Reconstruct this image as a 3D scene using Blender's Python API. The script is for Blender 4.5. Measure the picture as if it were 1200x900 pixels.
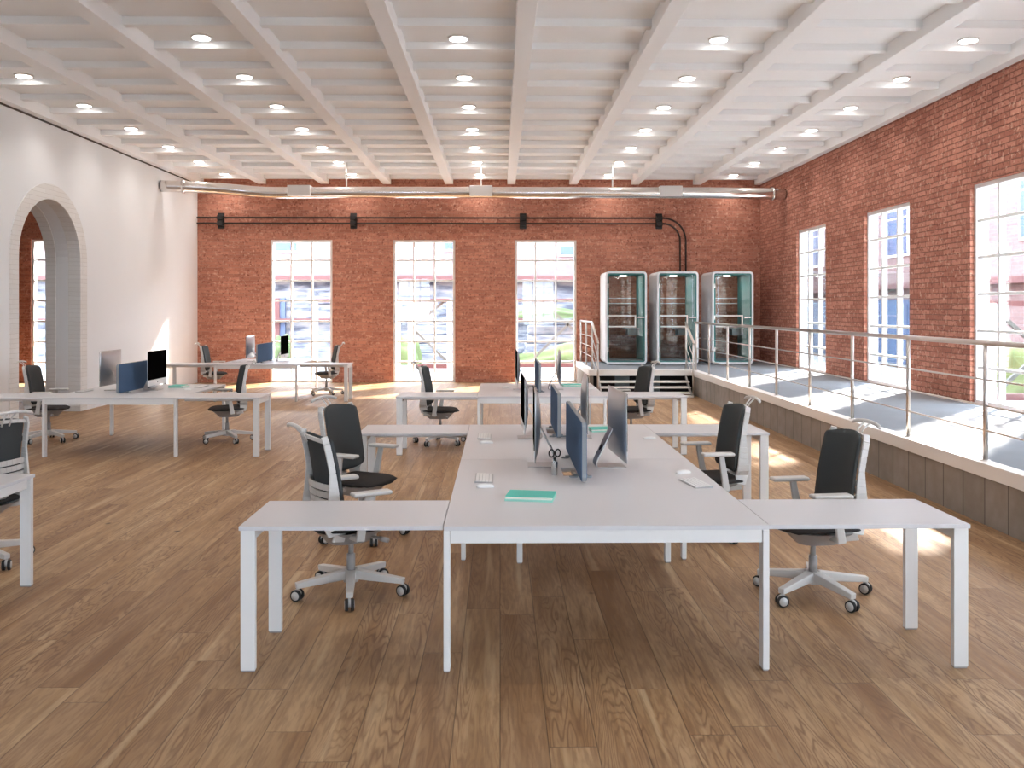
import bpy, bmesh, math, random
from mathutils import Vector, Matrix
random.seed(7)
for o in list(bpy.data.objects): bpy.data.objects.remove(o, do_unlink=True)
SC = bpy.context.scene; COL = SC.collection
R = math.radians; PI = math.pi

# ------------------------------------------------------------------ camera
cd = bpy.data.cameras.new('camera'); cam = bpy.data.objects.new('camera', cd); COL.objects.link(cam)
cam.location = (0, 0, 1.8); cam.rotation_euler = (R(90), 0, -math.atan(14/1040))
cd.sensor_width = 36; cd.lens = 36*1040/1200; cd.shift_x = 0.0; cd.shift_y = -88/1200
cd.clip_start = .05; cd.clip_end = 300
SC.camera = cam
# ------------------------------------------------------------------ light and exposure
WORLD = 17.5; SUN = 40.0; LAMP = 3.0; BOOTH_FILL = 3.0; EXPO = 0.17
SC.view_settings.view_transform = 'Standard'; SC.view_settings.look = 'None'
SC.view_settings.gamma = 1; SC.view_settings.use_curve_mapping = False
SC.view_settings.exposure = EXPO
w = bpy.data.worlds.new('world'); SC.world = w; w.use_nodes = True
bg = w.node_tree.nodes['Background']; bg.inputs[0].default_value = (.69, .84, 1.0, 1); bg.inputs[1].default_value = WORLD
sl = bpy.data.lights.new('sun', 'SUN'); sun = bpy.data.objects.new('sun', sl); COL.objects.link(sun)
sl.energy = SUN; sl.angle = R(4); sl.color = (1, .95, .87)
SUND = Vector((-1.74, -1.97, -1.71)).normalized()
sun.rotation_euler = SUND.to_track_quat('-Z', 'Y').to_euler(); sun.location = (20, 30, 25)
YB, XL, XR, YN = 21.75, -7.38, 6.4, -5.0      # wall planes
ZC = 5.04
BW = [(-2.62, -1.10), (-5.62, -4.10), (.36, 1.88), (-11.42, -9.9)]     # windows of the far wall
RW = [(19.09, 17.36), (15.52, 13.79), (12.0, 10.27), (8.46, 6.73), (4.92, 3.19), (1.38, -.35), (-2.16, -3.89)]
FW = [(-5.6, -3.8), (1.2, 3.0)]     # windows behind the camera
def portal(loc, rot, sx, sy):
    l = bpy.data.lights.new('window_daylight', 'AREA'); l.shape = 'RECTANGLE'; l.size = sx; l.size_y = sy
    l.cycles.is_portal = True
    o = bpy.data.objects.new('window_daylight', l); COL.objects.link(o); o.location = loc; o.rotation_euler = rot
for a, b in BW: portal(((a+b)/2, YB+.34, 1.75), (R(-90), 0, 0), b-a, 3.5)
for a, b in FW: portal(((a+b)/2, YN-.34, 2.0), (R(90), 0, 0), b-a, 3.0)
for a, b in RW: portal((XR+.34, (a+b)/2, 2.0), (0, R(90), 0), 3.0, a-b)

# ------------------------------------------------------------------ materials
def srgb(r, g, b):
    f = lambda c: (c/255/12.92 if c/255 <= .04045 else ((c/255+.055)/1.055)**2.4)
    return (f(r), f(g), f(b), 1)
def newmat(name):
    m = bpy.data.materials.new(name); m.use_nodes = True
    return m, m.node_tree, m.node_tree.nodes['Principled BSDF']
def mat(name, col, rough=.5, metal=0, noise=0, scale=20, bump=0, coat=0, spec=.5):
    m, nt, b = newmat(name)
    b.inputs['Roughness'].default_value = rough; b.inputs['Metallic'].default_value = metal
    b.inputs['Specular IOR Level'].default_value = spec
    if coat: b.inputs['Coat Weight'].default_value = coat
    tc = nt.nodes.new('ShaderNodeTexCoord'); n = nt.nodes.new('ShaderNodeTexNoise')
    n.inputs['Scale'].default_value = scale; n.inputs['Detail'].default_value = 4
    nt.links.new(tc.outputs['Object'], n.inputs['Vector'])
    r = nt.nodes.new('ShaderNodeMapRange'); r.inputs['To Min'].default_value = 1-noise; r.inputs['To Max'].default_value = 1+noise
    nt.links.new(n.outputs['Fac'], r.inputs['Value'])
    mx = nt.nodes.new('ShaderNodeVectorMath'); mx.operation = 'MULTIPLY'; mx.inputs[0].default_value = col[:3]
    nt.links.new(r.outputs['Result'], mx.inputs[1]); nt.links.new(mx.outputs[0], b.inputs['Base Color'])
    if bump:
        bp = nt.nodes.new('ShaderNodeBump'); bp.inputs['Strength'].default_value = bump; bp.inputs['Distance'].default_value = .002
        nt.links.new(n.outputs['Fac'], bp.inputs['Height']); nt.links.new(bp.outputs[0], b.inputs['Normal'])
    return m
def math_n(nt, op, a, b=None, c=None):
    n = nt.nodes.new('ShaderNodeMath'); n.operation = op
    for i, v in enumerate((a, b, c)):
        if v is None: continue
        if isinstance(v, (int, float)): n.inputs[i].default_value = v
        else: nt.links.new(v, n.inputs[i])
    return n.outputs[0]
def ramp(nt, fac, stops):
    n = nt.nodes.new('ShaderNodeValToRGB'); e = n.color_ramp.elements
    while len(e) < len(stops): e.new(.5)
    for i, (p, c) in enumerate(stops): e[i].position = p; e[i].color = c
    nt.links.new(fac, n.inputs[0]); return n.outputs[0]
def mixc(nt, fac, a, b, mode='MIX'):
    n = nt.nodes.new('ShaderNodeMix'); n.data_type = 'RGBA'; n.blend_type = mode
    for i, v in ((0, fac), (6, a), (7, b)):
        if isinstance(v, (int, float)): n.inputs[i].default_value = v
        elif isinstance(v, tuple): n.inputs[i].default_value = v
        else: nt.links.new(v, n.inputs[i])
    return n.outputs[2]
def brick(name, c1, c2, cm, axis='x', bw=.26, bh=.078, ms=.006, bump=.6, dark=None, light=None):
    m, nt, b = newmat(name)
    tc = nt.nodes.new('ShaderNodeTexCoord'); s = nt.nodes.new('ShaderNodeSeparateXYZ'); nt.links.new(tc.outputs['Object'], s.inputs[0])
    cb = nt.nodes.new('ShaderNodeCombineXYZ')
    h = s.outputs['X'] if axis == 'x' else s.outputs['Y']
    if axis == 'xy': h = math_n(nt, 'ADD', s.outputs['X'], s.outputs['Y'])
    nz0 = nt.nodes.new('ShaderNodeTexNoise'); nz0.inputs['Scale'].default_value = 6; nt.links.new(tc.outputs['Object'], nz0.inputs['Vector'])
    wob = math_n(nt, 'MULTIPLY', math_n(nt, 'SUBTRACT', nz0.outputs['Fac'], .5), .02)
    nt.links.new(math_n(nt, 'ADD', h, wob), cb.inputs[0]); nt.links.new(math_n(nt, 'ADD', s.outputs['Z'], wob), cb.inputs[1])
    bt = nt.nodes.new('ShaderNodeTexBrick'); nt.links.new(cb.outputs[0], bt.inputs['Vector'])
    bt.inputs['Scale'].default_value = 1; bt.inputs['Brick Width'].default_value = bw; bt.inputs['Row Height'].default_value = bh
    bt.inputs['Mortar Size'].default_value = ms; bt.inputs['Mortar Smooth'].default_value = .4
    bt.inputs['Color1'].default_value = c1; bt.inputs['Color2'].default_value = c2; bt.inputs['Mortar'].default_value = cm
    n = nt.nodes.new('ShaderNodeTexNoise'); n.inputs['Scale'].default_value = 13; n.inputs['Detail'].default_value = 5; n.inputs['Roughness'].default_value = .7
    nt.links.new(tc.outputs['Object'], n.inputs['Vector'])
    col = bt.outputs['Color']
    if light: col = mixc(nt, ramp(nt, n.outputs['Fac'], [(.55, (0,0,0,1)), (.68, (1,1,1,1))]), col, light)
    n2 = nt.nodes.new('ShaderNodeTexNoise'); n2.inputs['Scale'].default_value = 22; n2.inputs['Detail'].default_value = 4
    nt.links.new(tc.outputs['Object'], n2.inputs['Vector'])
    if dark: col = mixc(nt, ramp(nt, n2.outputs['Fac'], [(.56, (0,0,0,1)), (.7, (1,1,1,1))]), col, dark)
    nt.links.new(col, b.inputs['Base Color']); b.inputs['Roughness'].default_value = .9; b.inputs['Specular IOR Level'].default_value = .2
    bp = nt.nodes.new('ShaderNodeBump'); bp.inputs['Strength'].default_value = bump; bp.inputs['Distance'].default_value = .012
    hh = math_n(nt, 'ADD', math_n(nt, 'MULTIPLY', bt.outputs['Fac'], -1.0), math_n(nt, 'MULTIPLY', n.outputs['Fac'], .9))
    nt.links.new(hh, bp.inputs['Height']); nt.links.new(bp.outputs[0], b.inputs['Normal'])
    return m
def floor_mat():
    m, nt, b = newmat('oak_planks')
    tc = nt.nodes.new('ShaderNodeTexCoord'); s = nt.nodes.new('ShaderNodeSeparateXYZ'); nt.links.new(tc.outputs['Object'], s.inputs[0])
    W, L = .2, 1.9
    xs = math_n(nt, 'DIVIDE', s.outputs['X'], W); ix = math_n(nt, 'FLOOR', xs)
    wn = nt.nodes.new('ShaderNodeTexWhiteNoise'); wn.noise_dimensions = '1D'; nt.links.new(ix, wn.inputs['W'])
    ys = math_n(nt, 'ADD', math_n(nt, 'DIVIDE', s.outputs['Y'], L), math_n(nt, 'MULTIPLY', wn.outputs['Value'], 7.3)); iy = math_n(nt, 'FLOOR', ys)
    c = nt.nodes.new('ShaderNodeCombineXYZ'); nt.links.new(ix, c.inputs[0]); nt.links.new(iy, c.inputs[1])
    w2 = nt.nodes.new('ShaderNodeTexWhiteNoise'); w2.noise_dimensions = '2D'; nt.links.new(c.outputs[0], w2.inputs['Vector'])
    # grain coordinates: stretched along the plank and shifted per plank
    g = nt.nodes.new('ShaderNodeCombineXYZ')
    nt.links.new(math_n(nt, 'ADD', s.outputs['X'], math_n(nt, 'MULTIPLY', w2.outputs['Value'], 37.0)), g.inputs[0])
    nt.links.new(math_n(nt, 'MULTIPLY', s.outputs['Y'], .11), g.inputs[1]); nt.links.new(math_n(nt, 'MULTIPLY', w2.outputs['Value'], 11.0), g.inputs[2])
    n1 = nt.nodes.new('ShaderNodeTexNoise'); n1.inputs['Scale'].default_value = 4.2; n1.inputs['Detail'].default_value = 3; nt.links.new(g.outputs[0], n1.inputs['Vector'])
    rings = math_n(nt, 'FRACT', math_n(nt, 'MULTIPLY', n1.outputs['Fac'], 30.0))
    rings = math_n(nt, 'ABSOLUTE', math_n(nt, 'SUBTRACT', rings, .5))
    n2 = nt.nodes.new('ShaderNodeTexNoise'); n2.inputs['Scale'].default_value = 60; n2.inputs['Detail'].default_value = 5; nt.links.new(g.outputs[0], n2.inputs['Vector'])
    n3 = nt.nodes.new('ShaderNodeTexNoise'); n3.inputs['Scale'].default_value = 9; n3.inputs['Detail'].default_value = 3; nt.links.new(g.outputs[0], n3.inputs['Vector'])
    n4 = nt.nodes.new('ShaderNodeTexNoise'); n4.inputs['Scale'].default_value = 3.1; n4.inputs['Detail'].default_value = 1; nt.links.new(g.outputs[0], n4.inputs['Vector'])
    n5 = nt.nodes.new('ShaderNodeTexNoise'); n5.inputs['Scale'].default_value = 14; n5.inputs['Detail'].default_value = 2
    g5 = nt.nodes.new('ShaderNodeVectorMath'); g5.operation = 'MULTIPLY'; g5.inputs[1].default_value = (1, .35, 1); nt.links.new(g.outputs[0], g5.inputs[0]); nt.links.new(g5.outputs[0], n5.inputs['Vector'])
    base = ramp(nt, w2.outputs['Value'], [(0, srgb(152, 114, 77)), (.35, srgb(166, 129, 90)), (.7, srgb(174, 138, 98)), (1, srgb(184, 150, 110))])
    col = mixc(nt, ramp(nt, n3.outputs['Fac'], [(.32, (.0, 0, 0, 1)), (.72, (1, 1, 1, 1))]), mixc(nt, 1.0, base, (.78, .72, .66, 1), 'MULTIPLY'), mixc(nt, .5, base, srgb(196, 164, 128)))
    col = mixc(nt, math_n(nt, 'MULTIPLY', ramp(nt, rings, [(0, (1, 1, 1, 1)), (.26, (0, 0, 0, 1))]), math_n(nt, 'MULTIPLY', ramp(nt, n4.outputs['Fac'], [(.4, (.12, .12, .12, 1)), (.6, (1, 1, 1, 1))]), .75)), col, srgb(112, 76, 48))
    col = mixc(nt, math_n(nt, 'MULTIPLY', ramp(nt, n2.outputs['Fac'], [(.4, (1, 1, 1, 1)), (.56, (0, 0, 0, 1))]), .4), col, srgb(120, 84, 56))
    col = mixc(nt, math_n(nt, 'MULTIPLY', ramp(nt, n5.outputs['Fac'], [(.6, (0, 0, 0, 1)), (.72, (1, 1, 1, 1))]), .5), col, srgb(206, 178, 140))
    col = mixc(nt, math_n(nt, 'MULTIPLY', ramp(nt, n5.outputs['Fac'], [(.28, (1, 1, 1, 1)), (.4, (0, 0, 0, 1))]), .45), col, srgb(112, 76, 50))
    v = nt.nodes.new('ShaderNodeTexVoronoi'); v.inputs['Scale'].default_value = 1.3
    gs = nt.nodes.new('ShaderNodeVectorMath'); gs.operation = 'MULTIPLY'; gs.inputs[1].default_value = (1, .8, 1); nt.links.new(tc.outputs['Object'], gs.inputs[0]); nt.links.new(gs.outputs[0], v.inputs['Vector'])
    col = mixc(nt, ramp(nt, v.outputs['Distance'], [(.016, (1, 1, 1, 1)), (.045, (0, 0, 0, 1))]), col, srgb(50, 32, 22))
    # seams
    fx = math_n(nt, 'FRACT', xs); ex = math_n(nt, 'MINIMUM', fx, math_n(nt, 'SUBTRACT', 1.0, fx))
    fy = math_n(nt, 'FRACT', ys); ey = math_n(nt, 'MINIMUM', fy, math_n(nt, 'SUBTRACT', 1.0, fy))
    seam = math_n(nt, 'MINIMUM', math_n(nt, 'MULTIPLY', ex, W), math_n(nt, 'MULTIPLY', ey, L))
    sf = ramp(nt, seam, [(.0008, (1, 1, 1, 1)), (.003, (0, 0, 0, 1))])
    col = mixc(nt, math_n(nt, 'MULTIPLY', sf, .7), col, srgb(62, 42, 28))
    nt.links.new(col, b.inputs['Base Color'])
    b.inputs['Specular IOR Level'].default_value = .35
    rr = nt.nodes.new('ShaderNodeMapRange'); rr.inputs['To Min'].default_value = .42; rr.inputs['To Max'].default_value = .6
    nt.links.new(n2.outputs['Fac'], rr.inputs['Value']); nt.links.new(rr.outputs[0], b.inputs['Roughness'])
    bp = nt.nodes.new('ShaderNodeBump'); bp.inputs['Strength'].default_value = .25; bp.inputs['Distance'].default_value = .002
    nt.links.new(math_n(nt, 'SUBTRACT', n2.outputs['Fac'], math_n(nt, 'MULTIPLY', sf, 1.5)), bp.inputs['Height']); nt.links.new(bp.outputs[0], b.inputs['Normal'])
    return m
def glass_mat(name, tint=(1, 1, 1, 1), refl=.07):
    m, nt, b = newmat(name); nt.nodes.remove(b); out = nt.nodes['Material Output']
    t = nt.nodes.new('ShaderNodeBsdfTransparent'); t.inputs[0].default_value = tint
    g = nt.nodes.new('ShaderNodeBsdfGlossy'); g.inputs['Roughness'].default_value = .02
    lw = nt.nodes.new('ShaderNodeLayerWeight'); lw.inputs['Blend'].default_value = .12
    f = math_n(nt, 'ADD', math_n(nt, 'MULTIPLY', lw.outputs['Fresnel'], .5), refl*.4)
    mx = nt.nodes.new('ShaderNodeMixShader'); nt.links.new(f, mx.inputs[0]); nt.links.new(t.outputs[0], mx.inputs[1]); nt.links.new(g.outputs[0], mx.inputs[2])
    nt.links.new(mx.outputs[0], out.inputs[0]); return m
def emit(name, col, s):
    m, nt, b = newmat(name); b.inputs['Emission Color'].default_value = col; b.inputs['Emission Strength'].default_value = s
    b.inputs['Base Color'].default_value = (.8, .8, .8, 1); return m
def boards_mat():
    m, nt, b = newmat('grey_boards')
    tc = nt.nodes.new('ShaderNodeTexCoord'); s = nt.nodes.new('ShaderNodeSeparateXYZ'); nt.links.new(tc.outputs['Object'], s.inputs[0])
    p = math_n(nt, 'DIVIDE', math_n(nt, 'ADD', s.outputs['Y'], s.outputs['X']), .345); f = math_n(nt, 'FRACT', p); e = math_n(nt, 'MINIMUM', f, math_n(nt, 'SUBTRACT', 1.0, f))
    wn = nt.nodes.new('ShaderNodeTexWhiteNoise'); wn.noise_dimensions = '1D'; nt.links.new(math_n(nt, 'FLOOR', p), wn.inputs['W'])
    n = nt.nodes.new('ShaderNodeTexNoise'); n.inputs['Scale'].default_value = 7; n.inputs['Detail'].default_value = 6; nt.links.new(tc.outputs['Object'], n.inputs['Vector'])
    base = mixc(nt, wn.outputs['Value'], srgb(144, 134, 124), srgb(156, 145, 135))
    col = mixc(nt, ramp(nt, n.outputs['Fac'], [(.3, (0, 0, 0, 1)), (.7, (1, 1, 1, 1))]), mixc(nt, 1.0, base, (.8, .78, .76, 1), 'MULTIPLY'), base)
    col = mixc(nt, math_n(nt, 'MULTIPLY', ramp(nt, e, [(.01, (1, 1, 1, 1)), (.03, (0, 0, 0, 1))]), .8), col, srgb(74, 66, 60))
    nt.links.new(col, b.inputs['Base Color']); b.inputs['Roughness'].default_value = .8
    return m
M = {}
M['floor'] = floor_mat()
M['brick_b'] = brick('red_brick_far', srgb(168, 109, 90), srgb(198, 136, 114), srgb(180, 134, 116), 'x', light=srgb(216, 172, 150), dark=srgb(136, 82, 66), bump=.8)
M['brick_r'] = brick('red_brick_side', srgb(166, 106, 88), srgb(198, 138, 118), srgb(142, 98, 84), 'y', ms=.009, light=srgb(214, 172, 150), dark=srgb(134, 80, 66), bump=.9)
M['white'] = mat('white_plaster', srgb(238, 239, 240), .85, noise=.02, scale=1.2, spec=.2)
M['ceil'] = mat('white_ceiling', srgb(247, 247, 247), .8, noise=.01, scale=2, spec=.2)
M['wbrick'] = brick('white_painted_brick', srgb(232, 230, 227), srgb(227, 224, 220), srgb(212, 208, 203), 'y', bw=.5, bh=.075, ms=.004, bump=.25)
M['desk'] = mat('white_laminate', srgb(208, 205, 206), .38, noise=.01, scale=3)
M['legm'] = mat('white_powder_coat', srgb(228, 225, 222), .45, noise=.01)
M['edge'] = mat('laminate_edge', srgb(214, 206, 200), .5)
M['fab'] = mat('black_fabric', srgb(52, 47, 45), .9, noise=.15, scale=400, bump=.3, spec=.3)
M['fabb'] = mat('sheen_lightened_fabric', srgb(64, 66, 66), .85, noise=.12, scale=400, bump=.3, spec=.3)  # backrest base lightened, the lit sheen is put into the colour
M['plast'] = mat('light_grey_plastic', srgb(205, 200, 195), .4)
M['plast2'] = mat('grey_plastic', srgb(160, 154, 150), .45)
M['tyre'] = mat('black_rubber', srgb(28, 27, 27), .6)
M['hub'] = mat('caster_hub', srgb(190, 186, 182), .4)
M['steel'] = mat('brushed_steel', srgb(205, 198, 192), .28, metal=.85, noise=.02)
M['alu'] = mat('aluminium', srgb(185, 183, 182), .36, metal=.8, noise=.02)
M['scr'] = mat('black_glass', srgb(8, 7, 7), .12, spec=.0)
M['duct'] = mat('polished_duct', srgb(226, 222, 218), .16, metal=.92, noise=.02)
M['boxm'] = mat('box_white', srgb(225, 222, 220), .4)
M['pipe'] = mat('dark_conduit', srgb(58, 44, 40), .5, metal=.3)
M['clamp'] = mat('black_iron', srgb(44, 42, 42), .6, metal=.2)
M['blue'] = mat('blue_felt', srgb(78, 100, 128), .95, noise=.08, scale=300, bump=.2, spec=.15)
M['bedge'] = mat('grey_trim', srgb(138, 142, 144), .5)
M['teal'] = mat('teal_cover', srgb(72, 190, 172), .5)
M['tealp'] = mat('pale_teal', srgb(150, 208, 190), .5)
M['paper'] = mat('paper_edge', srgb(225, 225, 215), .8)
M['key'] = mat('white_keys', srgb(232, 230, 228), .5)
M['tealf'] = mat('teal_felt', srgb(78, 132, 130), .9, noise=.06, scale=100, spec=.2)
M['booth'] = mat('booth_shell', srgb(236, 238, 240), .4)
M['glass'] = glass_mat('window_glass'); M['glassb'] = glass_mat('booth_glass', (.97, .99, .99, 1), .04)
M['bdesk'] = mat('booth_shelf', srgb(120, 130, 134), .5)
M['wframe'] = mat('window_frame_white', srgb(238, 238, 236), .5)
M['carpet'] = mat('grey_carpet', srgb(136, 139, 144), .92, noise=.08, scale=3, spec=.2)
M['boards'] = boards_mat()
M['trimw'] = mat('white_trim', srgb(232, 226, 220), .5)
M['dark'] = mat('painted_void_shade', srgb(40, 36, 34), .9)
M['gap'] = mat('painted_gap_shade', srgb(92, 84, 80), .9)
M['lamp'] = emit('lamp_disc', (1, .97, .93, 1), 14)
M['lring'] = mat('lamp_ring', srgb(240, 238, 235), .4)
M['steelh'] = mat('scissor_steel', srgb(190, 190, 190), .25, metal=1)
M['cup'] = mat('metal_cup', srgb(200, 198, 195), .25, metal=.9)
M['pinkb'] = brick('pale_brick', srgb(116, 94, 92), srgb(124, 104, 101), srgb(126, 116, 114), 'xy', bw=.3, bh=.1, dark=srgb(98, 76, 74), bump=.2)
M['paleplaster'] = mat('pale_render', srgb(116, 110, 112), .9, noise=.3, scale=1.3)
M['bluew'] = mat('blue_paint', srgb(66, 80, 108), .6, noise=.2, scale=4)
M['rust'] = mat('rusty_beam', srgb(92, 56, 54), .8, noise=.25, scale=5)
M['truss'] = mat('grey_girder', srgb(84, 84, 78), .7, noise=.15, scale=5)
M['grass'] = mat('grass', srgb(92, 104, 64), .95, noise=.5, scale=2.5)
M['ground'] = mat('pale_gravel', srgb(128, 126, 124), .95, noise=.15, scale=3)
M['strata'] = mat('pale_slate', srgb(118, 126, 144), .9, noise=.3, scale=3.5)
def strata_mat():
    m, nt, b = newmat('banded_slate'); tc = nt.nodes.new('ShaderNodeTexCoord'); mp = nt.nodes.new('ShaderNodeMapping'); mp.inputs['Scale'].default_value = (.9, .9, 5)
    n = nt.nodes.new('ShaderNodeTexNoise'); n.inputs['Scale'].default_value = 1.6; n.inputs['Detail'].default_value = 5
    nt.links.new(tc.outputs['Object'], mp.inputs[0]); nt.links.new(mp.outputs[0], n.inputs['Vector'])
    nt.links.new(ramp(nt, n.outputs['Fac'], [(.36, srgb(66, 68, 78)), (.47, srgb(104, 106, 114)), (.55, srgb(124, 122, 124)), (.68, srgb(142, 138, 138))]), b.inputs['Base Color']); b.inputs['Roughness'].default_value = .9
    return m
M['strata'] = strata_mat()
M['leaf'] = mat('leaves', srgb(78, 92, 58), .9, noise=.4, scale=8)

# ------------------------------------------------------------------ helpers
class MB:
    def __init__(s): s.bm = bmesh.new(); s.mi = 0
    def _set(s, fs):
        for f in fs: f.material_index = s.mi
    def box(s, x0, x1, y0, y1, z0, z1):
        vs = [s.bm.verts.new((x, y, z)) for z in (z0, z1) for (x, y) in ((x0, y0), (x1, y0), (x1, y1), (x0, y1))]
        fs = [s.bm.faces.new([vs[i] for i in q]) for q in ((3, 2, 1, 0), (4, 5, 6, 7), (0, 1, 5, 4), (1, 2, 6, 5), (2, 3, 7, 6), (3, 0, 4, 7))]
        s._set(fs); return s
    def hexa(s, a, b):   # two quads (lists of 4 points), same winding
        va = [s.bm.verts.new(p) for p in a]; vb = [s.bm.verts.new(p) for p in b]
        fs = [s.bm.faces.new(va[::-1]), s.bm.faces.new(vb)]
        for i in range(4): fs.append(s.bm.faces.new((va[i], va[(i+1) % 4], vb[(i+1) % 4], vb[i])))
        s._set(fs); return s
    def bar(s, p, q, w, h, up=(0, 0, 1), w2=None, h2=None):
        p = Vector(p); q = Vector(q); d = (q-p).normalized(); u = Vector(up)
        if abs(d.dot(u)) > .98: u = Vector((0, 1, 0))
        r = d.cross(u).normalized(); u = r.cross(d).normalized()
        w2 = w if w2 is None else w2; h2 = h if h2 is None else h2
        f = lambda c, w, h: [c-r*w/2-u*h/2, c+r*w/2-u*h/2, c+r*w/2+u*h/2, c-r*w/2+u*h/2]
        return s.hexa(f(p, w, h), f(q, w2, h2))
    def cyl(s, p, q, r, r2=None, n=16, cap=True):
        return s.tube([p, q], [r, r if r2 is None else r2], n, cap)
    def tube(s, pts, rad, n=12, cap=True):
        pts = [Vector(p) for p in pts]
        if not isinstance(rad, (list, tuple)): rad = [rad]*len(pts)
        rings = []; prev = None
        for i, p in enumerate(pts):
            if i == 0: d = pts[1]-p
            elif i == len(pts)-1: d = p-pts[i-1]
            else: d = (pts[i+1]-p).normalized()+(p-pts[i-1]).normalized()
            d.normalize()
            if prev is None:
                a = Vector((0, 0, 1)) if abs(d.z) < .9 else Vector((1, 0, 0)); u = d.cross(a).normalized()
            else: u = (prev-d*prev.dot(d)).normalized()
            prev = u; v = d.cross(u)
            rings.append([s.bm.verts.new(p+(u*math.cos(2*PI*k/n)+v*math.sin(2*PI*k/n))*rad[i]) for k in range(n)])
        fs = []
        for a, b in zip(rings, rings[1:]):
            for k in range(n): fs.append(s.bm.faces.new((a[k], a[(k+1) % n], b[(k+1) % n], b[k])))
        if cap: fs.append(s.bm.faces.new(rings[0][::-1])); fs.append(s.bm.faces.new(rings[-1]))
        for f in fs: f.smooth = True
        s._set(fs); return s
    def prism(s, pts, off):   # closed outline, extruded by vector
        off = Vector(off); a = [s.bm.verts.new(p) for p in pts]; b = [s.bm.verts.new(Vector(p)+off) for p in pts]
        fs = [s.bm.faces.new(a[::-1]), s.bm.faces.new(b)]; n = len(pts)
        for i in range(n): fs.append(s.bm.faces.new((a[i], a[(i+1) % n], b[(i+1) % n], b[i])))
        s._set(fs); return s
    def grid(s, P, closed=False):     # P[i][j] points -> surface
        V = [[s.bm.verts.new(p) for p in row] for row in P]; fs = []
        for i in range(len(V)-1):
            for j in range(len(V[0])-1): fs.append(s.bm.faces.new((V[i][j], V[i][j+1], V[i+1][j+1], V[i+1][j])))
        for f in fs: f.smooth = True
        s._set(fs); return V
    def shell(s, F, B):   # front and back grids closed at the rim
        a = s.grid(F); b = s.grid([r[::-1] for r in B]); b = [r[::-1] for r in b]
        m, n = len(a), len(a[0])
        ra = [a[0][j] for j in range(n)]+[a[i][-1] for i in range(1, m)]+[a[-1][j] for j in range(n-2, -1, -1)]+[a[i][0] for i in range(m-2, 0, -1)]
        rb = [b[0][j] for j in range(n)]+[b[i][-1] for i in range(1, m)]+[b[-1][j] for j in range(n-2, -1, -1)]+[b[i][0] for i in range(m-2, 0, -1)]
        fs = []
        for k in range(len(ra)):
            k2 = (k+1) % len(ra); fs.append(s.bm.faces.new((ra[k2], ra[k], rb[k], rb[k2])))
        for f in fs: f.smooth = True
        s._set(fs); return s
    def build(s, name, m, parent=None, bevel=0, seg=2, loc=None):
        bmesh.ops.recalc_face_normals(s.bm, faces=s.bm.faces)
        me = bpy.data.meshes.new(name); s.bm.to_mesh(me); s.bm.free()
        for x in (m if isinstance(m, (list, tuple)) else [m]): me.materials.append(x)
        o = bpy.data.objects.new(name, me); COL.objects.link(o)
        if parent is not None: o.parent = parent
        if loc: o.location = loc
        if bevel:
            b = o.modifiers.new('bevel', 'BEVEL'); b.width = bevel; b.segments = seg; b.limit_method = 'ANGLE'; b.angle_limit = R(40)
        return o
def tag(o, label=None, cat=None, group=None, kind=None):
    if label: o['label'] = label
    if cat: o['category'] = cat
    if group: o['group'] = group
    if kind: o['kind'] = kind
    return o
def empty(name, loc=(0, 0, 0), rz=0):
    o = bpy.data.objects.new(name, None); COL.objects.link(o); o.location = loc; o.rotation_euler = (0, 0, rz); o.empty_display_size = .1; return o
def struct(o, label=None): o['kind'] = 'structure'; (label and tag(o, label)); return o
def copy_tree(o, parent=None, depth=0):
    c = o.copy(); COL.objects.link(c); c.parent = parent
    if depth == 0:
        for k in ('label', 'group'):
            if k in c: del c[k]
    for ch in KIDS(o): copy_tree(ch, c, depth+1)
    return c
def KIDS(o): return [x for x in list(COL.objects) if x.parent == o]

# ------------------------------------------------------------------ setting: floor, walls, ceiling
struct(MB().box(-13.2, XR+.3, YN-.3, YB+.3, -.1, 0).build('floor', M['floor']), 'oak plank floor of the office hall')
def wall(axis, p0, p1, a0, a1, z0, z1, ops):
    """wall slab between planes p0..p1, running a0..a1, with rectangular openings (lo, hi, zlo, zhi)"""
    m = MB(); ops = sorted((min(o[0], o[1]), max(o[0], o[1]), o[2], o[3]) for o in ops)
    def bx(s, e, lo, hi):
        if e-s < 1e-4 or hi-lo < 1e-4: return
        (m.box(s, e, p0, p1, lo, hi) if axis == 'x' else m.box(p0, p1, s, e, lo, hi))
    c = a0
    for lo, hi, zl, zh in ops:
        bx(c, lo, z0, z1); bx(lo, hi, z0, zl); bx(lo, hi, zh, z1); c = hi
    bx(c, a1, z0, z1); return m
ZW = 3.49
struct(wall('x', YB, YB+.22, -13.2, XR+.32, 0, ZC+.2, [(a, b, 0.0, ZW) for a, b in BW]).build('wall_back', M['brick_b']), 'far red brick wall')
struct(wall('y', XR, XR+.22, YN, YB, 0, ZC+.2, [(b, a, .512, ZW) for a, b in RW]).build('wall_right', M['brick_r']), 'right red brick wall')
struct(wall('x', YN-.3, YN, -13.2, XR+.32, 0, ZC+.2, [(a, b, .5, ZW) for a, b in FW]).build('wall_front', M['white']))
struct(MB().box(-13.5, -13.2, YN-.3, YB+.32, 0, ZC+.2).build('wall_side_room', M['brick_r']))
struct(MB().box(-13.2, XL-.6, 9.0, 9.3, 0, ZC).build('wall_side_room_near', M['white']))
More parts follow.
